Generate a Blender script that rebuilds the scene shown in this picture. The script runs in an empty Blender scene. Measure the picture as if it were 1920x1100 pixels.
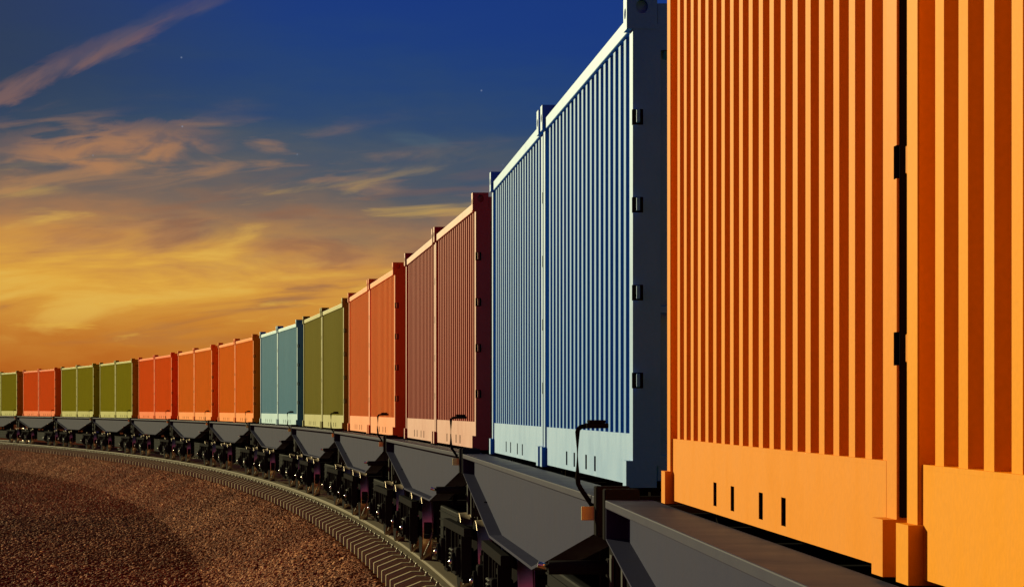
import bpy, bmesh, math, random
import numpy as np
from mathutils import Vector, Matrix
random.seed(7); rng = np.random.default_rng(11)
scn = bpy.context.scene
COL = scn.collection
PI = math.pi

# ------------------------------------------------------------------ layout
# metres; camera at x = y = 0, looking along +Y; flat ground is z = 0
EYE = 3.20
CX, CY, R = -662.25, -18.13, 663.73        # centre and radius of the curve the container sides follow
SIDE = 1.22                                # half width of a container
def spot(S, o):                            # arc length S along the curve, offset o to its right (from the container side)
    t = S / R
    return (CX + (R + o) * math.cos(t), CY + (R + o) * math.sin(t), t)
Z_RAIL = EYE - 2.02
Z_SEAT = EYE - 2.125
Z_BED = EYE - 2.40
Z_BOT = EYE - 0.409                        # underside of the containers
H = 2.53                                   # up to the top of the side rail
PITCH = 15.17
S1 = 32.1                                  # far edge of the containers on the nearest wagon
LEN = 6.17; GAP = 0.21

def srgb(r, g, b):
    f = lambda c: (c/255/12.92) if c/255 <= 0.04045 else ((c/255 + 0.055)/1.055)**2.4
    return (f(r), f(g), f(b), 1.0)

# ------------------------------------------------------------------ materials
def new_mat(name):
    m = bpy.data.materials.new(name); m.use_nodes = True
    nt = m.node_tree; b = nt.nodes['Principled BSDF']
    return m, nt, b

def paint(name, base, rough=0.42, dirt=0.25, spec=0.5, grain=0.015, dirt_col=(0.05, 0.03, 0.02)):
    m, nt, b = new_mat(name)
    N, L = nt.nodes, nt.links
    tc = N.new('ShaderNodeTexCoord')
    mp = N.new('ShaderNodeMapping'); mp.inputs['Scale'].default_value = (1.2, 1.2, 0.8)
    L.new(tc.outputs['Object'], mp.inputs['Vector'])
    n1 = N.new('ShaderNodeTexNoise'); n1.inputs['Scale'].default_value = 2.3; n1.inputs['Detail'].default_value = 7; n1.inputs['Roughness'].default_value = 0.65
    L.new(mp.outputs[0], n1.inputs['Vector'])
    n2 = N.new('ShaderNodeTexNoise'); n2.inputs['Scale'].default_value = 60; n2.inputs['Detail'].default_value = 3
    L.new(tc.outputs['Object'], n2.inputs['Vector'])
    r1 = N.new('ShaderNodeMapRange'); r1.inputs[1].default_value = 0.48; r1.inputs[2].default_value = 0.85; r1.inputs[3].default_value = 0; r1.inputs[4].default_value = dirt
    L.new(n1.outputs[0], r1.inputs[0])
    mx = N.new('ShaderNodeMix'); mx.data_type = 'RGBA'
    mx.inputs[6].default_value = (*base, 1); mx.inputs[7].default_value = (*[0.55*c + 0.45*d for c, d in zip(base, dirt_col)], 1)
    L.new(r1.outputs[0], mx.inputs[0]); 
    hs = N.new('ShaderNodeHueSaturation')
    r2 = N.new('ShaderNodeMapRange'); r2.inputs[1].default_value = 0.3; r2.inputs[2].default_value = 0.7; r2.inputs[3].default_value = 0.96; r2.inputs[4].default_value = 1.04
    L.new(n2.outputs[0], r2.inputs[0]); L.new(r2.outputs[0], hs.inputs['Value'])
    L.new(mx.outputs[2], hs.inputs['Color']); L.new(hs.outputs[0], b.inputs['Base Color'])
    rr = N.new('ShaderNodeMapRange'); rr.inputs[1].default_value = 0.35; rr.inputs[2].default_value = 0.75; rr.inputs[3].default_value = rough; rr.inputs[4].default_value = min(1, rough + 0.14)
    L.new(n1.outputs[0], rr.inputs[0]); L.new(rr.outputs[0], b.inputs['Roughness'])
    b.inputs['Specular IOR Level'].default_value = spec
    bp = N.new('ShaderNodeBump'); bp.inputs['Strength'].default_value = 0.25; bp.inputs['Distance'].default_value = grain*0.1
    L.new(n2.outputs[0], bp.inputs['Height']); L.new(bp.outputs[0], b.inputs['Normal'])
    return m

def metal(name, base, rough, metallic=1.0, dirt=0.0):
    m = paint(name, base, rough, dirt)
    m.node_tree.nodes['Principled BSDF'].inputs['Metallic'].default_value = metallic
    return m

M = {}
M['girder'] = paint('girder_grey_paint', (0.042, 0.043, 0.085), 0.48, 0.35, spec=0.0045)
M['flange'] = paint('flange_grey_paint', (0.050, 0.050, 0.085), 0.42, 0.35, spec=0.008)
M['dark'] = paint('dark_underframe_paint', (0.018, 0.017, 0.019), 0.6, 0.3, spec=0.0006)
M['edge'] = paint('worn_bracket_paint', (0.05, 0.05, 0.056), 0.5, 0.3, spec=0.012)
M['black'] = paint('black_pipe_and_shade_paint', (0.010, 0.008, 0.008), 0.6, 0.2, spec=0.0)  # handle and pad paint; in pockets and the container gap it stands for shade
M['amber'] = paint('amber_plate_paint', (0.98, 0.75, 0.22), 0.4, 0.1)
M['tread'] = metal('polished_wheel_steel', (0.58, 0.44, 0.34), 0.32)
M['chrome'] = metal('bright_steel_tip', (0.8, 0.78, 0.75), 0.2)
M['rail'] = metal('brown_rail_steel', (0.17, 0.14, 0.105), 0.5, 0.0, 0.3)
M['rail'].node_tree.nodes['Principled BSDF'].inputs['Specular IOR Level'].default_value = 0.015
M['clip'] = metal('rail_clip_steel', (0.22, 0.19, 0.15), 0.45, 0.4, 0.3)
M['sleeper'] = paint('weathered_sleeper', (0.42, 0.35, 0.24), 0.85, 0.5, spec=0.0)
M['tank'] = paint('dark_tank_paint', (0.018, 0.018, 0.021), 0.5, 0.3, spec=0.002)

PAINT = {
 'orange':      (0.78, 0.255, 0.002),
 'golden orange': (0.82, 0.295, 0.001),
 'blue':        (0.012, 0.21, 0.62),
 'dark red':    (0.36, 0.032, 0.020),
 'rust orange': (0.80, 0.18, 0.014),
 'dark green':  (0.25, 0.23, 0.010),
 'teal':        (0.05, 0.29, 0.48),
 'bright orange': (0.95, 0.235, 0.002),
 'red orange':  (0.95, 0.145, 0.001),
 'olive green': (0.34, 0.325, 0.002),
}
GLOSS = {'orange': (0.024, 0.022), 'golden orange': (0.020, 0.016), 'bright orange': (0.025, 0.002), 'red orange': (0.018, 0.0012), 'rust orange': (0.08, 0.008), 'olive green': (0.045, 0.001), 'dark green': (0.09, 0.006), 'dark red': (0.24, 0.028), 'teal': (0.28, 0.03), 'blue': (0.28, 0.09)}
SHEET = {}
for k, v in PAINT.items():
    nm = k.replace(' ', '_')
    M[k] = paint(nm + '_frame_paint', v, 0.42, 0.20, spec=GLOSS[k][0])
    SHEET[k] = paint(nm + '_sheet_paint', v, 0.46, 0.20, spec=GLOSS[k][1])

def gravel_mat(name, a, b_, c, scale):
    m, nt, b = new_mat(name); N, L = nt.nodes, nt.links
    tc = N.new('ShaderNodeTexCoord')
    vo = N.new('ShaderNodeTexVoronoi'); vo.inputs['Scale'].default_value = scale
    L.new(tc.outputs['Object'], vo.inputs['Vector'])
    no = N.new('ShaderNodeTexNoise'); no.inputs['Scale'].default_value = 0.55; no.inputs['Detail'].default_value = 8
    L.new(tc.outputs['Object'], no.inputs['Vector'])
    sx = N.new('ShaderNodeSeparateColor'); L.new(vo.outputs['Color'], sx.inputs[0])
    cr = N.new('ShaderNodeValToRGB'); e = cr.color_ramp.elements
    e[0].position = 0; e[0].color = (*a, 1); e[1].position = 1; e[1].color = (*c, 1)
    q = e.new(0.6); q.color = (*b_, 1)
    L.new(sx.outputs[0], cr.inputs[0])
    mx = N.new('ShaderNodeMix'); mx.data_type = 'RGBA'; mx.blend_type = 'MULTIPLY'; mx.inputs[0].default_value = 0.6
    cr2 = N.new('ShaderNodeValToRGB'); cr2.color_ramp.elements[0].position = 0.35; cr2.color_ramp.elements[1].position = 0.65
    cr2.color_ramp.elements[0].color = (0.45, 0.4, 0.38, 1)
    L.new(no.outputs[0], cr2.inputs[0]); L.new(cr.outputs[0], mx.inputs[6]); L.new(cr2.outputs[0], mx.inputs[7])
    L.new(mx.outputs[2], b.inputs['Base Color']); b.inputs['Roughness'].default_value = 0.9
    b.inputs['Specular IOR Level'].default_value = 0.0
    bp = N.new('ShaderNodeBump'); bp.inputs['Strength'].default_value = 0.8; bp.inputs['Distance'].default_value = 0.03
    L.new(vo.outputs['Distance'], bp.inputs['Height']); L.new(bp.outputs[0], b.inputs['Normal'])
    return m
M['ground'] = gravel_mat('brown_earth', (0.09, 0.025, 0.011), (0.18, 0.05, 0.022), (0.26, 0.08, 0.036), 7)
M['ballast'] = gravel_mat('brown_ballast', (0.10, 0.028, 0.012), (0.22, 0.065, 0.028), (0.32, 0.11, 0.05), 11)

def stone_mat():
    m, nt, b = new_mat('loose_stone'); N, L = nt.nodes, nt.links
    at = N.new('ShaderNodeAttribute'); at.attribute_name = 'tone'
    cr = N.new('ShaderNodeValToRGB'); e = cr.color_ramp.elements
    e[0].position = 0; e[0].color = (0.12, 0.038, 0.018, 1); e[1].position = 1; e[1].color = (0.46, 0.20, 0.10, 1)
    q = e.new(0.55); q.color = (0.27, 0.085, 0.038, 1)
    L.new(at.outputs['Fac'], cr.inputs[0]); L.new(cr.outputs[0], b.inputs['Base Color'])
    b.inputs['Roughness'].default_value = 0.8; b.inputs['Specular IOR Level'].default_value = 0.02
    return m
M['stone'] = stone_mat()

# ------------------------------------------------------------------ mesh helpers
class MB:
    def __init__(s): s.bm = bmesh.new()
    def box(s, x0, x1, y0, y1, z0, z1, bev=0.0, seg=1):
        r = bmesh.ops.create_cube(s.bm, size=1)
        vs = r['verts']
        bmesh.ops.scale(s.bm, vec=(abs(x1-x0), abs(y1-y0), abs(z1-z0)), verts=vs)
        bmesh.ops.translate(s.bm, vec=((x0+x1)/2, (y0+y1)/2, (z0+z1)/2), verts=vs)
        if bev:
            es = {e for v in vs for e in v.link_edges}
            bmesh.ops.bevel(s.bm, geom=list(es), offset=bev, segments=seg, affect='EDGES', profile=0.5)
        return s
    def prism(s, prof, axis, a, b):
        # closed polygon prof extruded between a and b along an axis ('x': prof is y,z; 'y': x,z; 'z': x,y)
        f = {'x': lambda p, t: (t, p[0], p[1]), 'y': lambda p, t: (p[0], t, p[1]), 'z': lambda p, t: (p[0], p[1], t)}[axis]
        A = [s.bm.verts.new(f(p, a)) for p in prof]; B = [s.bm.verts.new(f(p, b)) for p in prof]
        n = len(prof); fs = []
        for i in range(n):
            fs.append(s.bm.faces.new((A[i], A[(i+1) % n], B[(i+1) % n], B[i])))
        fs.append(s.bm.faces.new(A[::-1])); fs.append(s.bm.faces.new(B))
        bmesh.ops.recalc_face_normals(s.bm, faces=fs)
        return s
    def cyl(s, p0, p1, r, n=16, r2=None):
        p0, p1 = Vector(p0), Vector(p1); d = p1 - p0
        res = bmesh.ops.create_cone(s.bm, cap_ends=True, segments=n, radius1=r, radius2=r if r2 is None else r2, depth=d.length)
        m = Matrix.Translation((p0+p1)/2) @ d.to_track_quat('Z', 'Y').to_matrix().to_4x4()
        bmesh.ops.transform(s.bm, matrix=m, verts=res['verts'])
        for f in {f for v in res['verts'] for f in v.link_faces}:
            if len(f.verts) == 4: f.smooth = True
        return s
    def tube(s, pts, r, n=10):
        pts = [Vector(p) for p in pts]; rings = []
        for i, p in enumerate(pts):
            if i == 0: t = pts[1]-pts[0]
            elif i == len(pts)-1: t = pts[-1]-pts[-2]
            else: t = (pts[i+1]-p).normalized() + (p-pts[i-1]).normalized()
            q = t.to_track_quat('Z', 'Y')
            rings.append([s.bm.verts.new(p + q @ Vector((r*math.cos(2*PI*k/n), r*math.sin(2*PI*k/n), 0))) for k in range(n)])
        fs = []
        for a, b in zip(rings, rings[1:]):
            for k in range(n):
                f = s.bm.faces.new((a[k], a[(k+1) % n], b[(k+1) % n], b[k])); f.smooth = True; fs.append(f)
        fs += [s.bm.faces.new(rings[0][::-1]), s.bm.faces.new(rings[-1])]
        bmesh.ops.recalc_face_normals(s.bm, faces=fs)
        return s
    def sphere(s, c, r):
        res = bmesh.ops.create_uvsphere(s.bm, u_segments=12, v_segments=8, radius=r)
        bmesh.ops.translate(s.bm, vec=c, verts=res['verts'])
        for f in {f for v in res['verts'] for f in v.link_faces}: f.smooth = True
        return s
    def mesh(s, name):
        me = bpy.data.meshes.new(name); s.bm.to_mesh(me); s.bm.free()
        me.materials.append(None)
        return me

def put(name, me, mat, parent=None, loc=(0, 0, 0), rz=0.0):
    o = bpy.data.objects.new(name, me); COL.objects.link(o)
    o.material_slots[0].link = 'OBJECT'; o.material_slots[0].material = mat
    o.parent = parent; o.location = loc; o.rotation_euler = (0, 0, rz)
    return o
def empty(name, loc, rz):
    o = bpy.data.objects.new(name, None); COL.objects.link(o); o.location = loc; o.rotation_euler = (0, 0, rz)
    o.empty_display_size = 0.5
    return o
def tag(o, label, cat, group=None):
    o['label'] = label; o['category'] = cat
    if group: o['group'] = group
def struct(o, kind='structure'): o['kind'] = kind

# ------------------------------------------------------------------ container meshes (origin: middle of the underside; local +y points away from the camera)
HL = LEN/2
PW = 0.155                                 # post width along the length
X_POST, X_BAND, X_RIB, X_VAL, X_RAIL = 1.220, 1.2085, 1.2000, 1.1610, 1.2175
Z_RAIL0 = H - 0.085
BAND = 0.275

def corrugated(sgn):
    # 20 trapezoid ribs; sgn -1 = left side
    y_hi = HL - PW; y_lo = -HL + PW
    n = 20; first = y_hi - 0.125; last = y_lo + 0.005
    outer = 0.112; per = (first - last - outer)/(n-1); sl = 0.026
    pr = [(X_VAL, y_hi)]
    for i in range(n):
        a = first - i*per
        pr += [(X_VAL, a + sl), (X_RIB, a), (X_RIB, a - outer)]
        if i < n-1: pr.append((X_VAL, a - outer - sl))
    pr.append((X_RIB, y_lo))
    bm = bmesh.new()
    z0, z1 = BAND - 0.004, Z_RAIL0 + 0.004
    A = [bm.verts.new((sgn*x, y, z0)) for x, y in pr]; B = [bm.verts.new((sgn*x, y, z1)) for x, y in pr]
    A2 = [bm.verts.new((sgn*(x-0.004), y, z0)) for x, y in pr]; B2 = [bm.verts.new((sgn*(x-0.004), y, z1)) for x, y in pr]
    fs = []
    for i in range(len(pr)-1):
        fs.append(bm.faces.new((A[i], A[i+1], B[i+1], B[i])))
        fs.append(bm.faces.new((A2[i+1], A2[i], B2[i], B2[i+1])))
    if sgn > 0:
        for f in fs: f.normal_flip()
    me = bpy.data.meshes.new('side_panel'); bm.to_mesh(me); bm.free(); me.materials.append(None)
    return me

def band_mesh(sgn):
    # lower side band with two pairs of lift pockets
    m = MB(); y_hi = HL - PW + 0.0; y_lo = -HL + 0.17
    x0, x1 = sorted((sgn*X_BAND, sgn*(X_BAND - 0.05)))
    slots = [HL - d for d in (1.90, 2.50, 3.36, 3.96)]
    ww = 0.115; zs, zt = 0.030, 0.122
    edges = [y_hi]
    for s in slots: edges += [s + ww/2, s - ww/2]
    edges.append(y_lo)
    xs = sorted((sgn*X_BAND, sgn*(X_BAND-0.003)))
    for i in range(0, len(edges), 2):
        m.box(xs[0], xs[1], edges[i], edges[i+1], 0.0, BAND-0.012)
    for s in slots:
        m.box(xs[0], xs[1], s - ww/2, s + ww/2, 0.0, zs); m.box(xs[0], xs[1], s - ww/2, s + ww/2, zt, BAND-0.012)
    m.box(x0, x1, y_lo, y_hi, BAND-0.0119, BAND)
    xb = sorted((sgn*(X_BAND-0.0031), sgn*(X_BAND-0.05)))
    m.box(xb[0], xb[1], y_lo, y_hi, 0.0, 0.010)
    me = m.mesh('bottom_rail')
    return me

def pocket_mesh(sgn):
    m = MB(); ww = 0.115; zs, zt = 0.030, 0.122
    xa, xb = sorted((sgn*(X_BAND-0.0032), sgn*(X_BAND-0.30)))
    m.box(xa, xb, -ww/2-0.012, -ww/2-0.0002, zs-0.012, zt+0.012); m.box(xa, xb, ww/2+0.0002, ww/2+0.012, zs-0.012, zt+0.012)
    m.box(xa, xb, -ww/2, ww/2, zt+0.0002, zt+0.012); m.box(xa, xb, -ww/2, ww/2, zs-0.012, zs-0.0002)
    xc, xd = sorted((sgn*(X_BAND-0.29), sgn*(X_BAND-0.30))); m.box(xc, xd, -ww/2, ww/2, zs, zt)
    return m.mesh('lift_pocket')
POCKETS = (1.90, 2.50, 3.36, 3.96)
HINGES = (0.56, 1.03, 1.50, 1.97)
def post_mesh(sgn, near):
    m = MB()
    z0, z1 = 0.10, H - 0.06
    if not near:
        xs = sorted((sgn*X_POST, sgn*(X_POST-0.13)))
        m.box(xs[0], xs[1], HL-PW, HL, z0, z1, 0.004)
    else:
        xo = X_BAND + 0.0015
        y0 = -HL; y1 = -HL + PW
        zz = z0
        for hz in HINGES:
            xs = sorted((sgn*xo, sgn*(xo-0.15))); m.box(xs[0], xs[1], y0, y1, zz, hz-0.042)
            m.box(xs[0], xs[1], y0+0.045, y1, hz-0.042, hz+0.042)
            xs = sorted((sgn*(xo-0.056), sgn*(xo-0.15))); m.box(xs[0], xs[1], y0, y0+0.045, hz-0.042, hz+0.042)
            zz = hz+0.042
        xs = sorted((sgn*xo, sgn*(xo-0.15))); m.box(xs[0], xs[1], y0, y1, zz, z1)
    return m.mesh('corner_post')

def hinge_pocket(sgn):
    m = MB(); xo = X_BAND + 0.0015; y0 = -HL
    xs = sorted((sgn*(xo-0.0005), sgn*(xo-0.0558))); m.box(xs[0], xs[1], y0+0.040, y0+0.0448, -0.0418, 0.0418)
    xs = sorted((sgn*(xo-0.0535), sgn*(xo-0.0558))); m.box(xs[0], xs[1], y0+0.002, y0+0.0399, -0.0418, 0.0418)
    xs = sorted((sgn*(xo-0.0005), sgn*(xo-0.0534))); m.box(xs[0], xs[1], y0+0.002, y0+0.0399, -0.0418, -0.040); m.box(xs[0], xs[1], y0+0.002, y0+0.0399, 0.040, 0.0418)
    return m.mesh('hinge_pocket')
def ring_face(bm, corners, c, ux, uy, rx, ry, depth, n=16, hole=True):
    if not hole:
        bm.faces.new([bm.verts.new(p) for p in corners]); return
    # rectangle with an elliptic hole that runs inwards by depth; corners anticlockwise as seen from outside
    c = Vector(c); ux = Vector(ux); uy = Vector(uy); nin = -ux.cross(uy)
    cs = [bm.verts.new(p) for p in corners]
    el = [bm.verts.new(c + ux*rx*math.cos(2*PI*(k+0.5)/n) + uy*ry*math.sin(2*PI*(k+0.5)/n)) for k in range(n)]
    el2 = [bm.verts.new(v.co + nin*depth) for v in el]
    # corners order: -ux-uy, +ux-uy, +ux+uy, -ux+uy ; quadrants of the ellipse start at +ux
    q = n//4
    order = {0: cs[2], 1: cs[3], 2: cs[0], 3: cs[1]}
    for k in range(n):
        a, b = el[k], el[(k+1) % n]
        qa, qb = k//q, ((k+1) % n)//q
        if qa == qb: bm.faces.new((a, order[qa], b)).normal_update()
        else: bm.faces.new((a, order[qa], order[qb], b))
        bm.faces.new((a, b, el2[(k+1) % n], el2[k]))
    bm.faces.new(el2)

def casting_mesh(sx, sy, top):
    # hollow corner fitting with an oval opening in its side and its end
    m = MB(); bm = m.bm
    xo = 1.243 if top else 1.246
    xi = xo - 0.165
    yo = HL + 0.003; yi = HL - 0.172
    z0, z1 = (H - 0.085 - 0.004, H + 0.092) if top else (-0.014, 0.130)
    X0, X1 = sorted((sx*xo, sx*xi)); Y0, Y1 = sorted((sy*yo, sy*yi))
    b = 0.0
    P = lambda x, y, z: (x, y, z)
    zc = (z0+z1)/2; ym = (Y0+Y1)/2; xm = (X0+X1)/2
    # side opening
    if sx < 0:
        ring_face(bm, [P(X0, Y1, z0), P(X0, Y0, z0), P(X0, Y0, z1), P(X0, Y1, z1)], (X0, ym, zc), (0, -1, 0), (0, 0, 1), 0.045, 0.030, 0.05, hole=top)
        bm.faces.new([bm.verts.new(p) for p in (P(X1, Y0, z0), P(X1, Y1, z0), P(X1, Y1, z1), P(X1, Y0, z1))])
    else:
        ring_face(bm, [P(X1, Y0, z0), P(X1, Y1, z0), P(X1, Y1, z1), P(X1, Y0, z1)], (X1, ym, zc), (0, 1, 0), (0, 0, 1), 0.045, 0.030, 0.05, hole=top)
        bm.faces.new([bm.verts.new(p) for p in (P(X0, Y1, z0), P(X0, Y0, z0), P(X0, Y0, z1), P(X0, Y1, z1))])
    zc2 = zc + (0.03 if top else 0)
    if sy < 0:
        ring_face(bm, [P(X0, Y0, z0), P(X1, Y0, z0), P(X1, Y0, z1), P(X0, Y0, z1)], (xm, Y0, zc2), (1, 0, 0), (0, 0, 1), 0.033, 0.038, 0.05, hole=top)
        bm.faces.new([bm.verts.new(p) for p in (P(X1, Y1, z0), P(X0, Y1, z0), P(X0, Y1, z1), P(X1, Y1, z1))])
    else:
        ring_face(bm, [P(X1, Y1, z0), P(X0, Y1, z0), P(X0, Y1, z1), P(X1, Y1, z1)], (xm, Y1, zc2), (-1, 0, 0), (0, 0, 1), 0.033, 0.038, 0.05, hole=top)
        bm.faces.new([bm.verts.new(p) for p in (P(X0, Y0, z0), P(X1, Y0, z0), P(X1, Y0, z1), P(X0, Y0, z1))])
    bm.faces.new([bm.verts.new(p) for p in (P(X0, Y0, z1), P(X1, Y0, z1), P(X1, Y1, z1), P(X0, Y1, z1))])
    bm.faces.new([bm.verts.new(p) for p in (P(X0, Y1, z0), P(X1, Y1, z0), P(X1, Y0, z0), P(X0, Y0, z0))])
    bmesh.ops.remove_doubles(bm, verts=bm.verts, dist=1e-5)
    bmesh.ops.recalc_face_normals(bm, faces=bm.faces)
    return m.mesh('corner_casting')

def top_rail(sgn):
    xs = sorted((sgn*X_RAIL, sgn*(X_RAIL-0.07)))
    return MB().box(xs[0], xs[1], -HL+0.172, HL-0.172, Z_RAIL0, H, 0.006, 2).mesh('top_rail')

CM = {}
for sg, nm in ((-1, 'l'), (1, 'r')):
    CM['panel'+nm] = corrugated(sg); CM['band'+nm] = band_mesh(sg); CM['rail'+nm] = top_rail(sg); CM['pock'+nm] = pocket_mesh(sg); CM['hpk'+nm] = hinge_pocket(sg)
    for near in (0, 1): CM['post'+nm+str(near)] = post_mesh(sg, near)
    for sy in (-1, 1):
        for tp in (0, 1): CM['cast'+nm+str(sy)+str(tp)] = casting_mesh(sg, sy, tp)
YN = -HL                                   # the door end faces the camera
CM['header'] = (MB().prism([(YN+0.008, H-0.20), (YN+0.008, H+0.05), (YN+0.12, H+0.05), (YN+0.12, H-0.20)], 'x', -1.075, 1.075)
                .prism([(YN+0.10, H-0.26), (YN+0.012, H-0.205), (YN+0.10, H-0.205)], 'x', -1.04, 1.04)).mesh('door_header')
CM['sill'] = (MB().box(-1.078, 1.078, YN+0.008, YN+0.12, 0.02, 0.16, 0.004)).mesh('door_sill')
def door(sg):
    m = MB(); a, b = sorted((sg*0.012, sg*1.055))
    m.box(a, b, YN+0.075, YN+0.105, 0.150, H-0.19, 0.004)
    for k in range(4):
        z = 0.30 + k*0.50
        m.box(a+0.10, b-0.10, YN+0.060, YN+0.0745, z, z+0.40, 0.006)
    return m.mesh('door')
CM['doorl'] = door(-1); CM['doorr'] = door(1)
def rods(sg):
    m = MB()
    for x in (0.28, 0.78):
        m.cyl((sg*x, YN+0.030, 0.10), (sg*x, YN+0.030, H-0.10), 0.017, 10)
        for z in (0.35, 1.0, 1.6, 2.15): m.box(sg*x-0.05, sg*x+0.05, YN+0.018, YN+0.0595, z, z+0.05, 0.004)
        m.box(min(sg*x, sg*(x+0.34)), max(sg*x, sg*(x+0.34)), YN+0.008, YN+0.020, 0.92, 0.96, 0.003)
    return m.mesh('lock_rod')
CM['rodl'] = rods(-1); CM['rodr'] = rods(1)
def hinge(sg):
    m = MB(); xo = X_BAND
    xs = sorted((sg*(xo-0.012), sg*(xo-0.030)))
    m.box(xs[0], xs[1], YN-0.075, YN-0.055, -0.036, 0.036, 0.003)
    xs = sorted((sg*(xo-0.024), sg*(xo-0.030)))
    m.box(xs[0], xs[1], YN-0.0549, YN+0.0009, -0.030, 0.030)
    return m.mesh('door_hinge')
CM['hingel'] = hinge(-1); CM['hinger'] = hinge(1)
m = MB()
for k in range(16):
    y = -HL+0.2 + k*0.36
    m.box(-1.14, 1.14, y, y+0.26, H-0.050, H-0.028, 0.004)
m.box(-1.14, 1.14, -HL+0.13, HL-0.06, H-0.072, H-0.052)
CM['roof'] = m.mesh('roof')
CM['floor'] = MB().box(-1.15, 1.15, -HL+0.13, HL-0.06, 0.125, 0.16).mesh('floor')
m = MB()
m.box(-1.08, 1.08, HL-0.055, HL-0.03, 0.14, H-0.03)
for k in range(9):
    x = -1.0 + k*0.225; m.box(x, x+0.11, HL-0.029, HL-0.005, 0.2, H-0.12, 0.006)
CM['front'] = m.mesh('end_wall')

CM['gap_shade'] = MB().box(-1.2035, -1.06, YN-0.014, YN-0.0012, 0.135, H-0.10, 0.003).mesh('gap_shade_plate')  # added black plate that paints the shade of the gap between paired containers
def container(color, loc, rz, label, gap_shade=False):
    r = empty('shipping_container', loc, rz); tag(r, label, 'container', 'containers riding on the train')
    P = M[color]
    for nm in 'lr':
        put('side_panel', CM['panel'+nm], SHEET[color], r); bd = put('bottom_rail', CM['band'+nm], P, r)
        for q in POCKETS: put('lift_pocket', CM['pock'+nm], M['black'], bd, (0, HL-q, 0))  # black lining paints in the shade inside each slot
        put('top_rail', CM['rail'+nm], P, r)
        for near in '01': cp = put('corner_post', CM['post'+nm+near], P, r)
        for hz in HINGES: put('hinge_pocket', CM['hpk'+nm], M['black'], cp, (0, 0, hz))  # notch lined in black as painted-in shade
        for sy in ('-1', '1'):
            for tp in '01': put('corner_casting', CM['cast'+nm+sy+tp], P, r)
        d = put('door', CM['door'+nm], P, r)
        put('lock_rod', CM['rod'+nm], P, d)
        for hz in HINGES: put('door_hinge', CM['hinge'+nm], P, d, (0, 0, hz))
    if gap_shade: put('gap_shade_plate', CM['gap_shade'], M['black'], r)
    put('door_header', CM['header'], P, r); put('door_sill', CM['sill'], P, r)
    put('roof', CM['roof'], P, r); put('floor', CM['floor'], M['dark'], r); put('end_wall', CM['front'], P, r)
    return r

# ------------------------------------------------------------------ wagon meshes (origin: track centre line at rail height, middle of the wagon)
rz_ = lambda below_eye: (EYE - below_eye) - Z_RAIL      # height above the rail of something so far below the eye
ZT = rz_(0.440); ZB = rz_(1.055); YE = 7.23; YB = 2.55
XO, XW, XI = 1.450, 1.345, 1.25
WM = {}
def girder(sg):
    m = MB()
    prof = [(YE, ZT-0.042), (YE, ZT-0.19), (YB, ZB), (-YB, ZB), (-YE, ZT-0.19), (-YE, ZT-0.042)]
    xs = sorted((sg*XW, sg*(XW-0.016)))
    inner = [(YE-0.02, ZT-0.045), (YE-0.02, ZT-0.185), (YB-0.005, ZB+0.012), (-YB+0.005, ZB+0.012), (-YE+0.02, ZT-0.185), (-YE+0.02, ZT-0.045)]
    m.prism(inner, 'x', xs[0], xs[1])
    a, b = sorted((sg*XO, sg*XI))
    t = 0.020
    # flange strips round the web, butted end to end
    pts = prof
    inn = [(YE-t, ZT-0.042), (YE-t, ZT-0.19+0.005), (YB-0.003, ZB+t), (-YB+0.003, ZB+t), (-YE+t, ZT-0.19+0.005), (-YE+t, ZT-0.042)]
    for i in range(5):
        m.prism([pts[i], pts[i+1], inn[i+1], inn[i]], 'x', a, b)
    me = m.mesh('side_girder'); return me
def top_flange(sg):
    a, b = sorted((sg*(XO+0.002), sg*(XI-0.03)))
    return MB().box(a, b, -YE-0.004, YE+0.004, ZT-0.041, ZT, 0.005, 2).mesh('top_flange')
def stiff(sg):
    return MB().cyl((sg*XW, 4.8, ZT-0.41), (sg*(XW+0.03), 4.8, ZT-0.41), 0.022, 12).mesh('girder_bolt')
for sg, nm in ((-1, 'l'), (1, 'r')):
    WM['gird'+nm] = girder(sg); WM['tfl'+nm] = top_flange(sg); WM['bolt'+nm] = stiff(sg)
m = MB()
m.box(-1.20, 1.20, -YE+0.02, YE-0.02, ZT-0.16, ZT-0.11)
m.box(-0.28, 0.28, -YE+0.02, YE-0.02, ZT-0.52, ZT-0.162)
for y in (-6.2, -4.6, -3.1, -1.6, 0, 1.6, 3.1, 4.6, 6.2): m.box(-1.21, 1.21, y-0.05, y+0.05, ZT-0.108, ZT-0.03, 0.004)
for y in (-4.63, 4.63): m.cyl((0, y, ZT-0.52), (0, y, ZT-0.90), 0.30, 20)
WM['deck'] = m.mesh('deck')
WM['pad'] = MB().box(-0.06, 0.06, -0.07, 0.07, ZT-0.107, ZT+0.026, 0.006).mesh('twistlock_pad')
def headstock(s):
    m = MB(); y0, y1 = sorted((s*(YE+0.006), s*(YE+0.125)))
    m.box(-1.345, 1.345, y0, y1, ZT-0.20, ZT-0.028, 0.006)
    for sx in (-1, 1):
        a, b = sorted((sx*1.455, sx*1.285)); yy0, yy1 = sorted((s*(YE+0.010), s*(YE+0.15)))
        m.box(a, b, yy0, yy1, ZT-0.198, ZT+0.052, 0.006)
        a, b = sorted((sx*1.352, sx*1.02)); yy0, yy1 = sorted((s*(YE-0.25), s*(YE+0.10)))
        m.box(a, b, yy0, yy1, ZT-0.52, ZT-0.205, 0.005)
    return m.mesh('headstock')
WM['head1'] = headstock(1); WM['head-1'] = headstock(-1)
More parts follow.
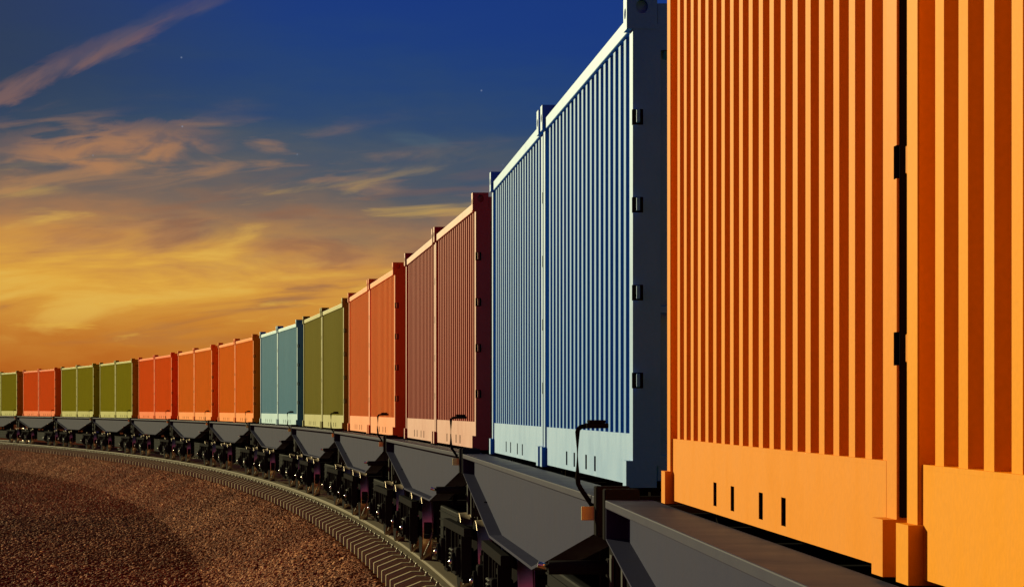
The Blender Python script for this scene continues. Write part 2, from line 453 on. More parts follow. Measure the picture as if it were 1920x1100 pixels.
# end steps: dark plates whose outer edges catch the light
def brackets(s, sx):
    m = MB()
    for (xo, dy, z0, z1) in ((1.372, -0.02, rz_(1.05), rz_(0.75)), (1.305, 0.05, rz_(1.08), rz_(0.78))):
        y = s*(YE+0.04) + s*dy
        a, b = sorted((sx*xo, sx*(xo-0.016))); m.box(a, b, y-0.05, y+0.05, z0, z1, 0.003)
        a, b = sorted((sx*(xo-0.0155), sx*(xo-0.11))); m.box(a, b, y-0.008, y+0.008, z0, z1+0.001)
        a, b = sorted((sx*(xo-0.002), sx*(xo-0.10))); m.box(a, b, y-0.05, y+0.05, z1-0.001, z1+0.014)
    y = s*(YE-0.22)
    m.prism([(sx*1.25, rz_(1.10)), (sx*1.25, rz_(0.95)), (sx*1.12, rz_(0.89)), (sx*1.0, rz_(0.89)), (sx*1.0, rz_(1.10))], 'y', y-0.06, y+0.06)
    m.box(min(sx*1.19, sx*1.21), max(sx*1.19, sx*1.21), min(y, s*(YE+0.09)), max(y, s*(YE+0.09)), rz_(1.04), rz_(1.0))
    m.box(min(sx*1.30, sx*1.19), max(sx*1.30, sx*1.19), min(s*(YE+0.015), s*(YE+0.095)), max(s*(YE+0.015), s*(YE+0.095)), rz_(1.03), rz_(1.01))
    return m.mesh('end_step')
for q in (1, -1):
    for sx in (1, -1): WM['step%d%d' % (q, sx)] = brackets(q, sx)
# long handle with a flat grip near the near end
yh = -YE + 0.16
pts = [(-1.40, yh, rz_(0.60)), (-1.412, yh+0.01, rz_(0.545)), (-1.500, yh+0.06, rz_(0.41)), (-1.513, yh+0.068, rz_(0.385)), (-1.517, yh+0.07, rz_(0.35)),
       (-1.517, yh+0.07, rz_(0.12)), (-1.513, yh+0.07, rz_(0.105)), (-1.500, yh+0.07, rz_(0.093)), (-1.48, yh+0.07, rz_(0.09)), (-1.44, yh+0.07, rz_(0.088))]
WM['lever'] = MB().tube(pts, 0.0125, 10).mesh('handle_rod')
WM['grip'] = (MB().box(-1.475, -1.365, yh-0.02, yh+0.16, rz_(0.100), rz_(0.074), 0.005, 2).box(-1.462, -1.378, yh-0.01, yh+0.15, rz_(0.0735), rz_(0.058), 0.006, 2)).mesh('grip')
WM['plate'] = MB().box(-1.522, -1.457, -YE-0.075, -YE-0.060, rz_(0.560), rz_(0.490), 0.003).mesh('amber_marker')
ys = -YE + 0.30
WM['shaft'] = (MB().cyl((-1.66, ys, rz_(0.815)), (-1.24, ys, rz_(0.815)), 0.036, 20).box(-1.36, -1.22, ys-0.06, ys+0.06, rz_(0.87), rz_(0.77), 0.006)).mesh('brake_shaft')
WM['tip'] = MB().cyl((-1.715, ys+0.004, rz_(0.797)), (-1.6605, ys, rz_(0.812)), 0.016, 16).mesh('shaft_tip')
m = MB().cyl((0, YE+0.12, rz_(1.02)), (0, YE+0.345, rz_(1.02)), 0.09, 16)
m.box(-0.14, 0.14, YE-0.3, YE+0.119, rz_(1.16), rz_(0.88), 0.01)
WM['coup1'] = m.mesh('coupler')
m = MB().cyl((0, -YE-0.12, rz_(1.02)), (0, -YE-0.345, rz_(1.02)), 0.09, 16)
m.box(-0.14, 0.14, -YE-0.119, -YE+0.3, rz_(1.16), rz_(0.88), 0.01)
WM['coup-1'] = m.mesh('coupler')
# equipment box hung under the middle
m = MB().box(-1.02, -0.30, -1.9, 1.9, rz_(1.78), rz_(1.24), 0.02, 2)
for k in range(5): m.box(-1.032, -0.30, -1.915, 1.915, rz_(1.74)+k*0.105, rz_(1.74)+k*0.105+0.018, 0.003)
m.box(-0.9, -0.84, -1.5, -1.4, rz_(1.239), rz_(0.95)); m.box(-0.9, -0.84, 1.4, 1.5, rz_(1.239), rz_(0.95))
WM['tank'] = m.mesh('equipment_box')

# bogie (origin: rail height, middle of the bogie)
RW = 0.43; XWH = 1.115
def side_frame():
    m = MB()
    for sx in (-1, 1):
        xc = sx*1.285
        m.box(xc-0.04, xc+0.04, -1.55, 1.55, 0.70, 0.79, 0.006)
        for y in (-1.15, 1.15):
            for d in (-0.20, 0.20): m.box(xc-0.055, xc+0.055, y+d-0.035, y+d+0.035, 0.26, 0.705, 0.004)
            m.box(xc-0.045, xc+0.045, y-0.175, y+0.175, 0.61, 0.66)
            m.box(xc-0.04, xc+0.04, y-0.25, y+0.25, 0.22, 0.262)
        m.box(xc-0.035, xc+0.035, -0.25, 0.25, 0.24, 0.30, 0.006)
        for y in (-0.28, 0.28): m.box(xc-0.04, xc+0.04, y-0.03, y+0.03, 0.241, 0.702, 0.004)
    m.box(-1.26, 1.26, -0.20, 0.20, 0.56, 0.76, 0.01)
    return m.mesh('bogie_frame')
WM['frame'] = side_frame()
def wheel():
    n = 40; m = MB(); bm = m.bm
    prof = [(0.085, 0.06), (0.085, 0.10), (0.035, 0.14), (0.02, 0.30), (0.066, RW-0.05), (0.066, RW-0.004), (0.058, RW+0.0), (-0.045, RW+0.006), (-0.052, RW+0.02), (-0.066, RW+0.028), (-0.078, RW+0.012), (-0.078, RW-0.05), (-0.02, 0.30), (-0.035, 0.14), (-0.085, 0.10), (-0.085, 0.06)]
    rings = [[bm.verts.new((x, r*math.cos(2*PI*k/n), r*math.sin(2*PI*k/n))) for k in range(n)] for x, r in prof]
    fs = []
    for i, (a, b) in enumerate(zip(rings, rings[1:])):
        for k in range(n):
            f = bm.faces.new((a[k], a[(k+1) % n], b[(k+1) % n], b[k])); f.smooth = True; fs.append(f)
            if 5 <= i <= 10: f.material_index = 1
    fs += [bm.faces.new(rings[0]), bm.faces.new(rings[-1])]
    bmesh.ops.recalc_face_normals(bm, faces=fs)
    me = m.mesh('wheel'); me.materials.append(M['tread'])
    return me
WM['wheel'] = wheel()                      # its +x side points outwards
WM['axle'] = MB().cyl((-1.30, 0, 0), (1.30, 0, 0), 0.075, 16).mesh('axle')
WM['abox'] = (MB().box(-0.10, 0.09, -0.13, 0.13, -0.13, 0.15, 0.02, 2).cyl((0.085, 0, 0), (0.125, 0, 0), 0.095, 18).box(0.126, 0.134, -0.02, 0.02, -0.05, 0.05)).mesh('axle_box')
WM['cap'] = MB().sphere((0.128, 0, 0.0), 0.030).mesh('axle_cap')
def spring():
    m = MB(); pts = []
    for k in range(0, 5*14+1):
        a = 2*PI*k/14; pts.append((0.062*math.cos(a), 0.062*math.sin(a), 0.225*k/70))
    m.tube(pts, 0.014, 6)
    return m.mesh('coil_spring')
WM['spring'] = spring()
def rigging():
    m = MB()
    for sx in (-1, 1):
        for y in (-1.15, 1.15):
            for s in (-1, 1):
                yy = y + s*(RW+0.055)
                m.box(sx*XWH-0.05, sx*XWH+0.05, yy-0.025, yy+0.025, 0.30, 0.52, 0.006)
                m.box(sx*(XWH-0.14)-0.02, sx*(XWH-0.14)+0.02, yy-0.02, yy+0.02, 0.25, 0.60)
    for y in (-1.15, 1.15):
        for s in (-1, 1):
            yy = y + s*(RW+0.11); m.cyl((-1.17, yy, 0.34), (1.17, yy, 0.34), 0.025, 10)
    return m.mesh('brake_rigging')
WM['rig'] = rigging()
for sx in (-1, 1): WM['sander%d' % sx] = MB().tube([(sx*1.06, 0, 0.40), (sx*1.075, 0, 0.32), (sx*1.10, 0.02, 0.24), (sx*1.165, 0.03, 0.09)], 0.013, 8).mesh('guide_rod')

def bogie(parent, y):
    b = put('bogie', WM['frame'], M['dark'], parent, (0, y, 0))
    for yy in (-1.15, 1.15):
        put('axle', WM['axle'], M['dark'], b, (0, yy, RW))
        for sx in (-1, 1):
            w = put('wheel', WM['wheel'], M['dark'], b, (sx*XWH, yy, RW), 0 if sx > 0 else PI)
            put('axle_box', WM['abox'], M['dark'], b, (sx*1.30, yy, RW), 0 if sx > 0 else PI)
            put('axle_cap', WM['cap'], M['chrome'], b, (sx*1.30, yy, RW), 0 if sx > 0 else PI)
    for sx in (-1, 1):
        for d in (-0.16, 0.0, 0.16): put('coil_spring', WM['spring'], M['edge'], b, (sx*1.285, d, 0.30))
    put('brake_rigging', WM['rig'], M['dark'], b)
    for sx in (-1, 1):
        for yy in (-1.75, 0.55): put('guide_rod', WM['sander%d' % sx], M['clip'], b, (0, yy, 0))
    return b

def wagon(loc, rz, label):
    r = empty('container_wagon', loc, rz); tag(r, label, 'freight wagon', 'container wagons of the train')
    for nm in 'lr':
        g = put('side_girder', WM['gird'+nm], M['girder'], r)
        put('top_flange', WM['tfl'+nm], M['flange'], g); put('girder_bolt', WM['bolt'+nm], M['dark'], g)
    put('deck', WM['deck'], M['dark'], r); 
    for sx in (-1, 1):
        for y in (6.0, 0.16, -0.16, -6.0): put('twistlock_pad', WM['pad'], M['black'], r, (sx*0.98, y, 0))
    for s in ('1', '-1'):
        put('headstock', WM['head'+s], M['dark'], r); [put('end_step', WM['step'+s+sx], M['edge'], r) for sx in ('1', '-1')]; put('coupler', WM['coup'+s], M['dark'], r)
    l = put('handle_rod', WM['lever'], M['black'], r); put('grip', WM['grip'], M['black'], l)
    p = put('amber_marker', WM['plate'], M['amber'], r); p['label'] = 'square amber marker plate'
    b = put('brake_shaft', WM['shaft'], M['dark'], r); put('shaft_tip', WM['tip'], M['chrome'], b)
    put('equipment_box', WM['tank'], M['tank'], r)
    bogie(r, 4.63); bogie(r, -4.63)
    return r

# ------------------------------------------------------------------ the train
TRAIN = [
 ('orange', 'the two large orange containers in the foreground', 'farther of the two large orange containers in the right foreground', 'nearest golden orange container, cut off by the right edge of the photo'),
 ('blue', 'the two blue containers', 'farther blue container, standing beside the dark red pair', 'nearer blue container, standing beside the large orange foreground pair'),
 ('dark red', 'the two dark red containers', 'farther dark red container, standing beside the rust orange pair', 'nearer dark red container, standing beside the blue pair'),
 ('rust orange', 'the two rust orange containers between dark red and green ones', 'farther container of the rust orange pair, beside the dark green pair', 'nearer container of the rust orange pair, beside the dark red pair'),
 ('dark green', 'the two dark green containers next to the teal pair', 'farther container of the dark green pair, beside the teal pair', 'nearer container of the dark green pair, beside the rust orange pair'),
 ('teal', 'the two teal containers', 'farther teal container, standing beside a bright orange pair', 'nearer teal container, standing beside the dark green pair'),
 ('bright orange', 'the bright orange pair just left of the teal containers', 'farther container of the bright orange pair just left of the teal pair', 'bright orange container standing directly beside the farther teal container'),
 ('bright orange', 'the bright orange pair between another orange pair and the red orange pair', 'bright orange container standing directly beside a red orange one on its left', 'nearer container of the bright orange pair right of the red orange pair'),
 ('red orange', 'the red orange pair beside a bright orange pair', 'red orange container with an olive green one directly on its left', 'red orange container with a bright orange one directly on its right'),
 ('olive green', 'the nearest olive green pair, left of a red orange pair', 'left half of the olive green pair with another green pair on its left', 'olive green container standing directly left of a red orange one, nearest of the olive ones'),
 ('olive green', 'the olive green pair right of the farthest red orange pair', 'olive green container standing directly right of a red orange one', 'right half of the olive green pair beyond another olive green pair'),
 ('red orange', 'the farthest red orange pair, standing between two olive green pairs', 'left half of the small red orange pair between two olive green pairs', 'right half of the small red orange pair between two olive green pairs'),
 ('olive green', 'the farthest olive green pair at the left edge', 'farthest olive green container, cut off by the left edge of the photo', 'olive green container next to the left edge, left of the farthest red orange pair'),
]
for k, (color, what, lab_far, lab_near) in enumerate(TRAIN):
    Sc = S1 + PITCH*k - LEN - GAP/2
    x, y, t = spot(Sc, SIDE - 0.015)
    if k == 2: x -= 0.04; t += 0.006          # small slack in how each wagon follows the curve
    if k == 3: x -= 0.09
    if k == 4: x -= 0.03
    wagon((x, y, Z_RAIL), t, 'grey wagon carrying ' + what)
    if k == 0: t += 0.003                     # loads never sit quite true on their wagons
    if k == 1: x += 0.025; t += 0.004
    d = LEN/2 + GAP/2
    for s, lab in ((1, lab_far), (-1, lab_near)):
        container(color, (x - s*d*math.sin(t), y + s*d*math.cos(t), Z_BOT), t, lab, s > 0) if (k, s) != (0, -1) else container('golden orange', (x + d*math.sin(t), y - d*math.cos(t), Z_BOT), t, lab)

# ------------------------------------------------------------------ track
def sweep(name, prof, S0, Sa, step, closed=True):
    # profile of (offset from track centre, z) swept along the curve
    Ss = np.arange(S0, Sa+0.01, step); v = []; f = []; n = len(prof)
    for S in Ss:
        for o, z in prof:
            x, y, _ = spot(S, SIDE + o); v.append((x, y, z))
    for i in range(len(Ss)-1):
        for j in range(n if closed else n-1):
            a, b = i*n + j, i*n + (j+1) % n
            f.append((a, a+n, b+n, b))
    if closed:
        f.append(tuple(range(n))); f.append(tuple(range((len(Ss)-1)*n, len(Ss)*n))[::-1])
    me = bpy.data.meshes.new(name); me.from_pydata(v, [], f)
    bm = bmesh.new(); bm.from_mesh(me); bmesh.ops.recalc_face_normals(bm, faces=bm.faces); bm.to_mesh(me); bm.free()
    me.materials.append(None)
    return me
def rail_prof(c):
    z = Z_RAIL; b = Z_SEAT + 0.003
    return [(c-0.085, z), (c-0.098, z-0.004), (c-0.106, z-0.014), (c-0.106, z-0.034), (c-0.03, z-0.046), (c-0.03, b+0.016), (c-0.135, b+0.010), (c-0.135, b),
            (c+0.135, b), (c+0.135, b+0.010), (c+0.03, b+0.016), (c+0.03, z-0.046), (c+0.106, z-0.034), (c+0.106, z-0.014), (c+0.098, z-0.004), (c+0.085, z)]
o = put('rail', sweep('rail', rail_prof(-1.11), 12, 232, 2.0), M['rail']); tag(o, 'steel rail nearest the camera, its wide worn head catching the light', 'rail')
o = put('rail', sweep('rail', rail_prof(1.11), 12, 232, 2.0), M['rail']); tag(o, 'far steel rail in the dark behind the wagon wheels', 'rail')

sl = MB(); hw = 0.082
zs = Z_SEAT
prof = [(-1.70, Z_BED-0.06), (-1.70, zs-0.118), (-1.69, zs-0.108), (-1.425, zs), (1.425, zs), (1.69, zs-0.108), (1.70, zs-0.118), (1.70, Z_BED-0.06)]
sl.prism(prof, 'y', -hw, hw)
bmesh.ops.bevel(sl.bm, geom=[e for e in sl.bm.edges if abs(e.verts[0].co.y - e.verts[1].co.y) < 1e-6 and max(e.verts[0].co.z, e.verts[1].co.z) > Z_BED], offset=0.012, segments=1, affect='EDGES')
SLM = sl.mesh('sleeper')
CLM = MB().box(-0.022, 0.022, -0.035, 0.035, -0.01, 0.022, 0.005).cyl((0.004, 0, 0.0215), (0.004, 0, 0.048), 0.016, 8).mesh('rail_clip')
S = 44.0
while S < 222:
    x, y, t = spot(S, SIDE)
    q = put('sleeper', SLM, M['sleeper'], None, (x, y, random.uniform(-0.006, 0.004)), t + random.gauss(0, 0.004))
    tag(q, 'dark weathered sleeper with a sloping shoulder lying across the track', 'sleeper', 'sleepers under the rails')
    for c in (-1.11, 1.11):
        for sd in (-1, 1): put('rail_clip', CLM, M['clip'], q, (c+sd*0.178, 0, zs))
    S += 1.14 + random.uniform(-0.015, 0.015)

# ------------------------------------------------------------------ ground
def shoulder(o):
    # height of the bed at offset o (from the container side plane, negative = left)
    xs = [-3.6, -2.85, -2.55, -0.95, -0.55, 3.0, 3.4, 5.2, 5.6]
    zs_ = [-0.35, 0.0, 0.07, 0.68, Z_BED, Z_BED, 0.68, 0.0, -0.35]
    return np.interp(o, xs, zs_)
offs = np.unique(np.concatenate([np.arange(-3.6, -0.4, 0.15), np.array([-0.55, 0.0, 1.0, 2.0, 3.0, 3.4, 4.3, 5.2, 5.6])]))
Ss = np.arange(5, 235, 0.7)
v = []; f = []
for S in Ss:
    for oo in offs:
        x, y, _ = spot(S, oo)
        z = float(shoulder(oo)) + (0.006*math.sin(S*1.7+oo*3) + 0.008*math.sin(S*0.53-oo*2.1) if -3.2 < oo < -0.7 else 0)
        v.append((x, y, z))
n = len(offs)
for i in range(len(Ss)-1):
    for j in range(n-1):
        a = i*n+j; f.append((a, a+1, a+n+1, a+n))
me = bpy.data.meshes.new('track_bed'); me.from_pydata(v, [], f); me.materials.append(None)
for p in me.polygons: p.use_smooth = True
o = put('track_bed', me, M['ballast']); struct(o)

# flat ground: fine where it is seen, coarse out to the horizon
ga = [-6000, -1500, -400, -120, -60, -40] + list(np.arange(-30, 10, 0.8)) + [20, 60, 200, 800, 3000, 6000]
gb = [-400, -100, 0, 20, 35] + list(np.arange(44, 190, 1.6)) + [200, 260, 400, 1000, 3000, 9000]
v = []; f = []
for yy in gb:
    for xx in ga:
        near = -31 < xx < 10 and 40 < yy < 190
        z = (0.010*math.sin(xx*0.9+yy*0.31) + 0.010*math.sin(xx*0.37-yy*0.55+1)) - 0.02 if near else -0.02
        v.append((xx, yy, z))
n = len(ga)
for i in range(len(gb)-1):
    for j in range(n-1):
        a = i*n+j; f.append((a, a+1, a+n+1, a+n))
me = bpy.data.meshes.new('ground'); me.from_pydata(v, [], f); me.materials.append(None)
for p in me.polygons: p.use_smooth = True
o = put('ground', me, M['ground']); struct(o)

def stones(name, n, S_range, o_range, size, zfun, tone_mul=1.0):
    S = S_range[0] + (S_range[1]-S_range[0])*rng.random(n)**1.35
    oo = rng.uniform(*o_range, n)
    t = S/R
    x = CX + (R+oo)*np.cos(t); y = CY + (R+oo)*np.sin(t)
    # only where the camera, or one a few steps aside, could see them
    keep = (x/y < 0.03) & (x/y > -0.24)
    x, y, oo = x[keep], y[keep], oo[keep]; n = len(x)
    r = size*(0.55 + 1.1*rng.random(n)**2.2)
    base = np.array([[-1, -1, -.7], [1, -1, -.7], [1, 1, -.7], [-1, 1, -.7], [-.6, -.6, .7], [.6, -.6, .7], [.6, .6, .7], [-.6, .6, .7]])*0.5
    V = base[None] * (1 + rng.uniform(-.35, .35, (n, 8, 3))) * np.stack([rng.uniform(.8, 1.6, n), rng.uniform(.8, 1.5, n), rng.uniform(.5, 1.0, n)], 1)[:, None, :]
    a, b = rng.uniform(0, 2*PI, n), rng.normal(0, .45, n)
    ca, sa, cb, sb = np.cos(a), np.sin(a), np.cos(b), np.sin(b)
    Vy = V[:, :, 1]*cb[:, None] - V[:, :, 2]*sb[:, None]; Vz = V[:, :, 1]*sb[:, None] + V[:, :, 2]*cb[:, None]
    Vx = V[:, :, 0]*ca[:, None] - Vy*sa[:, None]; Vy2 = V[:, :, 0]*sa[:, None] + Vy*ca[:, None]
    W = np.stack([Vx, Vy2, Vz], 2)*r[:, None, None]
    W += np.stack([x, y, zfun(oo) + r*0.12], 1)[:, None, :]
    q = np.array([[3, 2, 1, 0], [4, 5, 6, 7], [0, 1, 5, 4], [1, 2, 6, 5], [2, 3, 7, 6], [3, 0, 4, 7]])
    F = (q[None] + (np.arange(n)*8)[:, None, None]).reshape(-1, 4)
    me = bpy.data.meshes.new(name)
    me.vertices.add(n*8); me.vertices.foreach_set('co', W.reshape(-1))
    me.loops.add(F.size); me.loops.foreach_set('vertex_index', F.reshape(-1).astype(np.int32))
    me.polygons.add(len(F)); me.polygons.foreach_set('loop_start', np.arange(0, F.size, 4, dtype=np.int32))
    me.polygons.foreach_set('loop_total', np.full(len(F), 4, dtype=np.int32))
    me.update(calc_edges=True)
    at = me.attributes.new('tone', 'FLOAT', 'POINT')
    at.data.foreach_set('value', np.repeat(np.clip(rng.random(n)**1.4*tone_mul*(1 + 0.30*np.sin(x*0.8+y*0.13+1.3*np.sin(y*0.21)) + 0.22*np.sin(x*2.3-y*0.37)), 0, 1), 8).astype(np.float32))
    me.materials.append(None)
    o = put(name, me, M['stone']); struct(o, 'stuff')
    return o
o = stones('ballast_stones', 260000, (50, 222), (-3.0, -0.52), 0.046, shoulder)
tag(o, 'loose brown ballast stones covering the sloping shoulder beside the track', 'ballast')
o = stones('ground_stones', 260000, (55, 222), (-13, -2.7), 0.052, lambda q: 0*q + 0.0, 0.62)
tag(o, 'loose stones scattered over the flat brown earth', 'stones')

# ------------------------------------------------------------------ sky
SUN_AZ, SUN_EL = 38.5, 12.0                # degrees left of the view axis, degrees up
w = bpy.data.worlds.new('World'); scn.world = w; w.use_nodes = True
nt = w.node_tree; N, L = nt.nodes, nt.links
for n_ in list(N): N.remove(n_)
def val(v):
    n_ = N.new('ShaderNodeValue'); n_.outputs[0].default_value = v; return n_.outputs[0]
def mth(op, a, b=None, c=None, clamp=False):
    n_ = N.new('ShaderNodeMath'); n_.operation = op; n_.use_clamp = clamp
    for i, q in enumerate((a, b, c)):
        if q is None: continue
        if isinstance(q, (int, float)): n_.inputs[i].default_value = q
        else: L.new(q, n_.inputs[i])
    return n_.outputs[0]
def rng_(v, a, b, c=0.0, d=1.0, smooth=True):
    n_ = N.new('ShaderNodeMapRange'); n_.interpolation_type = 'SMOOTHSTEP' if smooth else 'LINEAR'
    L.new(v, n_.inputs[0])
    for i, q in enumerate((a, b, c, d)): n_.inputs[i+1].default_value = q
    return n_.outputs[0]
def mix(fac, a, b):
    n_ = N.new('ShaderNodeMix'); n_.data_type = 'RGBA'; n_.clamp_factor = True
    if isinstance(fac, (int, float)): n_.inputs[0].default_value = fac
    else: L.new(fac, n_.inputs[0])
    for i, q in ((6, a), (7, b)):
        if isinstance(q, tuple): n_.inputs[i].default_value = q
        else: L.new(q, n_.inputs[i])
    return n_.outputs[2]
def noise(vec, scale, detail=6, rough=0.55, dist=0.0):
    n_ = N.new('ShaderNodeTexNoise'); n_.inputs['Scale'].default_value = scale; n_.inputs['Detail'].default_value = detail
    n_.inputs['Roughness'].default_value = rough; n_.inputs['Distortion'].default_value = dist
    L.new(vec, n_.inputs['Vector']); return n_.outputs[0]
def comb(x, y, z=0.0):
    n_ = N.new('ShaderNodeCombineXYZ')
    for i, q in enumerate((x, y, z)):
        if isinstance(q, (int, float)): n_.inputs[i].default_value = q
        else: L.new(q, n_.inputs[i])
    return n_.outputs[0]
tc = N.new('ShaderNodeTexCoord'); sp = N.new('ShaderNodeSeparateXYZ'); L.new(tc.outputs['Generated'], sp.inputs[0])
az = mth('MULTIPLY', mth('ARCTAN2', sp.outputs[0], sp.outputs[1]), 180/PI)       # degrees, right of +Y
el = mth('MULTIPLY', mth('ARCSINE', sp.outputs[2]), 180/PI)                      # degrees up
# distance to the glow of the low sun, limited so the far sides do not run away
daz = mth('MINIMUM', mth('ABSOLUTE', mth('ADD', az, 12.0)), 60.0)
warp = noise(comb(mth('MULTIPLY', az, 0.10), mth('MULTIPLY', el, 0.45)), 1.0, 5, 0.6)
warp2 = noise(comb(mth('MULTIPLY', az, 0.45), mth('MULTIPLY', el, 1.6), 4.0), 1.0, 6, 0.6)
e1 = mth('ADD', mth('ADD', el, mth('MULTIPLY', daz, 0.085)), mth('MULTIPLY', mth('SUBTRACT', warp, 0.5), 2.4))
e1 = mth('ADD', e1, mth('MULTIPLY', mth('SUBTRACT', warp2, 0.5), 1.1))
e1 = mth('SUBTRACT', e1, 0.2)
rp = N.new('ShaderNodeValToRGB'); rp.color_ramp.interpolation = 'B_SPLINE'
stops = [(-2, (136, 52, 8)), (0.2, (164, 70, 14)), (1.2, (184, 96, 26)), (2.3, (212, 150, 60)), (3.1, (190, 128, 74)), (3.9, (130, 106, 88)), (4.8, (76, 88, 98)), (6.0, (38, 70, 110)), (7.6, (22, 57, 128)), (10, (18, 50, 126)), (18, (14, 40, 108))]
lo, hi = -2.0, 18.0
els = rp.color_ramp.elements
while len(els) > 1: els.remove(els[-1])
els[0].position = 0; els[0].color = srgb(*stops[0][1])
for d, c in stops[1:]:
    q = els.new((d-lo)/(hi-lo)); q.color = srgb(*c)
L.new(rng_(e1, lo, hi, 0, 1, False), rp.inputs[0])
sky = rp.outputs[0]
# grey dusk at the upper left
sky = mix(mth('MULTIPLY', rng_(az, -3.0, -11.0, 0.0, 0.8), rng_(el, 3.5, 6.5)), sky, srgb(46, 58, 76))
# unseen pink sky behind the camera, added to redden the shaded faces
opp = mth('MULTIPLY', rng_(mth('ABSOLUTE', mth('ADD', az, 20.0)), 45.0, 110.0), rng_(el, 38.0, 6.0))
sky = mix(mth('MULTIPLY', opp, 0.9), sky, srgb(160, 62, 98))
# streaky cloud sheets low down: bright yellow tops, dull mauve bellies
tilt = mth('SUBTRACT', el, mth('MULTIPLY', az, 0.05))
cv = comb(mth('MULTIPLY', az, 0.28), mth('MULTIPLY', tilt, 1.5), 9.0)
c1 = noise(cv, 1.0, 6, 0.55, 0.6)
c2 = noise(comb(mth('MULTIPLY', az, 0.5), mth('MULTIPLY', tilt, 3.6), 2.0), 1.0, 7, 0.6, 0.4)
glow = mth('MULTIPLY', rng_(mth('ABSOLUTE', mth('ADD', az, 7.0)), 7.5, 0.5), rng_(mth('ABSOLUTE', mth('SUBTRACT', el, 2.5)), 1.25, 0.1))
sky = mix(mth('MULTIPLY', mth('MULTIPLY', glow, rng_(c1, 0.36, 0.60)), 0.75), sky, srgb(232, 176, 66))
low = mth('MULTIPLY', rng_(el, 0.9, 1.9), rng_(el, 5.0, 3.0))
sky = mix(mth('MULTIPLY', mth('MULTIPLY', rng_(c1, 0.52, 0.68), low), 0.75), sky, srgb(228, 182, 82))
sky = mix(mth('MULTIPLY', mth('MULTIPLY', rng_(c1, 0.46, 0.32), low), 0.6), sky, srgb(142, 98, 74))
sky = mix(mth('MULTIPLY', mth('MULTIPLY', rng_(c2, 0.55, 0.72), mth('MULTIPLY', rng_(el, 0.8, 1.6), rng_(el, 3.4, 1.8))), 0.45), sky, srgb(236, 190, 76))
# pink wisps above the yellow
c3 = noise(comb(mth('MULTIPLY', az, 0.33), mth('MULTIPLY', mth('SUBTRACT', el, mth('MULTIPLY', az, 0.10)), 1.9), 21.0), 1.0, 6, 0.54, 0.5)
mid = mth('MULTIPLY', rng_(e1, 2.6, 3.6), rng_(e1, 6.2, 4.4))
sky = mix(mth('MULTIPLY', mth('MULTIPLY', rng_(c3, 0.50, 0.68), mth('MULTIPLY', mid, rng_(az, 1.0, -5.0, 0.25, 1.0))), 0.5), sky, srgb(190, 136, 86))
# the two lone clouds at the upper left
def lone(a0, e0, slope, half_len, half_w, col, power, seed, fade):
    global sky
    da = mth('SUBTRACT', az, a0); de = mth('SUBTRACT', mth('SUBTRACT', el, e0), mth('MULTIPLY', da, slope))
    nz = noise(comb(mth('MULTIPLY', az, 0.8), mth('MULTIPLY', mth('SUBTRACT', el, mth('MULTIPLY', az, slope)), 2.6), seed), 1.0, 7, 0.55, 0.5)
    de = mth('ADD', de, mth('MULTIPLY', mth('SUBTRACT', nz, 0.5), half_w*2.4))
    k = mth('ADD', mth('POWER', mth('ABSOLUTE', mth('DIVIDE', da, half_len)), 2.0), mth('POWER', mth('ABSOLUTE', mth('DIVIDE', de, half_w)), 2.0))
    mask = mth('MULTIPLY', rng_(k, 1.0, 0.0), mth('ADD', 0.35, rng_(nz, 0.38, 0.62, 0, 0.65)))
    if fade: mask = mth('MULTIPLY', mask, rng_(az, fade[0], fade[1]))
    sky = mix(mth('MULTIPLY', mask, power), sky, col)
lone(-9.8, 5.52, 0.45, 5.0, 0.30, srgb(150, 108, 90), 0.6, 3.0, None)
lone(-7.0, 6.85, 0.46, 3.2, 0.30, srgb(84, 84, 104), 0.4, 8.0, None)
lone(-7.6, 4.78, 0.09, 2.6, 0.52, srgb(178, 126, 86), 0.85, 13.0, None)
lone(-1.7, 4.95, -0.12, 0.75, 0.16, srgb(84, 104, 116), 0.4, 17.0, None)
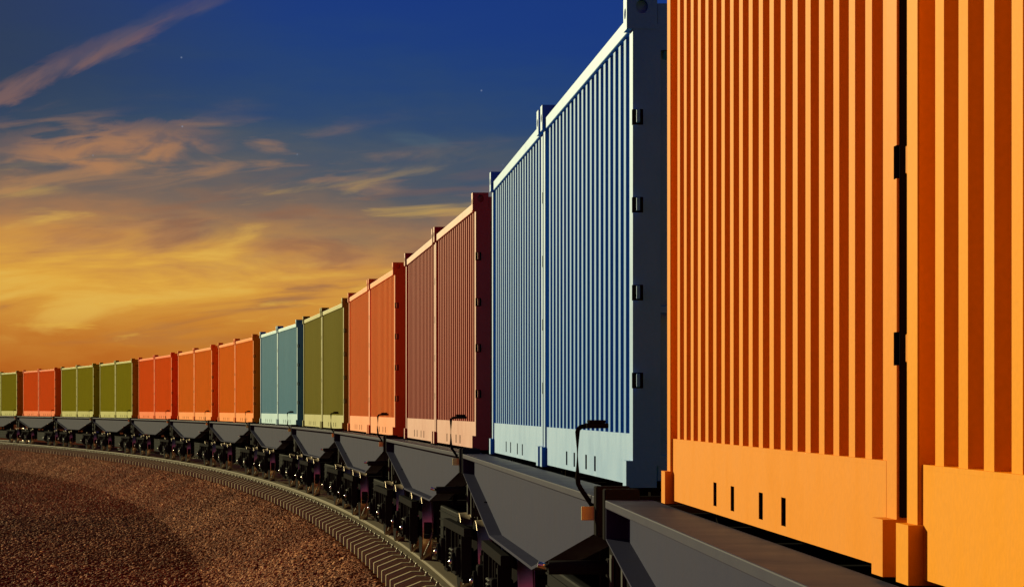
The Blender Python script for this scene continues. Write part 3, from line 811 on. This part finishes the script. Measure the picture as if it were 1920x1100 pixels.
# a few early stars
vo = N.new('ShaderNodeTexVoronoi'); vo.voronoi_dimensions = '2D'; vo.inputs['Scale'].default_value = 0.55; L.new(comb(az, el), vo.inputs['Vector'])
st = mth('MULTIPLY', rng_(vo.outputs['Distance'], 0.012, 0.006), rng_(el, 4.2, 5.2))
sx = N.new('ShaderNodeSeparateColor'); L.new(vo.outputs['Color'], sx.inputs[0])
st = mth('MULTIPLY', st, mth('GREATER_THAN', sx.outputs[0], 0.45))
sky = mix(mth('MULTIPLY', st, 0.35), sky, srgb(150, 165, 190))
hi_ = N.new('ShaderNodeHueSaturation'); L.new(sky, hi_.inputs['Color']); L.new(rng_(el, 9.0, 35.0, 1.0, 0.62), hi_.inputs['Value']); sky = hi_.outputs[0]
bg = N.new('ShaderNodeBackground'); L.new(sky, bg.inputs['Color']); bg.inputs['Strength'].default_value = 0.82
# physically based dusk light on top of the clouds
ns = N.new('ShaderNodeTexSky'); ns.sky_type = 'NISHITA'; ns.sun_disc = False
ns.sun_elevation = math.radians(SUN_EL); ns.sun_rotation = math.radians(-SUN_AZ)
b2 = N.new('ShaderNodeBackground'); L.new(ns.outputs[0], b2.inputs['Color']); b2.inputs['Strength'].default_value = 0.0004
ad = N.new('ShaderNodeAddShader'); L.new(bg.outputs[0], ad.inputs[0]); L.new(b2.outputs[0], ad.inputs[1])
out = N.new('ShaderNodeOutputWorld'); L.new(ad.outputs[0], out.inputs[0])

ld = bpy.data.lights.new('sun', 'SUN'); ld.energy = 5.0; ld.angle = math.radians(0.6); ld.color = (1.0, 0.90, 0.46)
so = bpy.data.objects.new('sun', ld); COL.objects.link(so)
a, e = math.radians(SUN_AZ), math.radians(SUN_EL)
d = Vector((-math.sin(a)*math.cos(e), math.cos(a)*math.cos(e), math.sin(e)))      # towards the sun
so.rotation_euler = d.to_track_quat('Z', 'Y').to_euler(); so.location = (-20, 30, 30)

# ------------------------------------------------------------------ camera
cd = bpy.data.cameras.new('camera'); cam = bpy.data.objects.new('camera', cd); COL.objects.link(cam)
cam.location = (0, 0, EYE); cam.rotation_euler = (math.radians(90), 0, 0)
cd.sensor_width = 36; cd.lens = 36*5800/1920; cd.shift_y = (765.7-550)/1920
cd.clip_start = 0.1; cd.clip_end = 20000
scn.camera = cam
scn.view_settings.view_transform = 'Standard'; scn.view_settings.look = 'None'
scn.view_settings.exposure = 0.25; scn.view_settings.gamma = 1
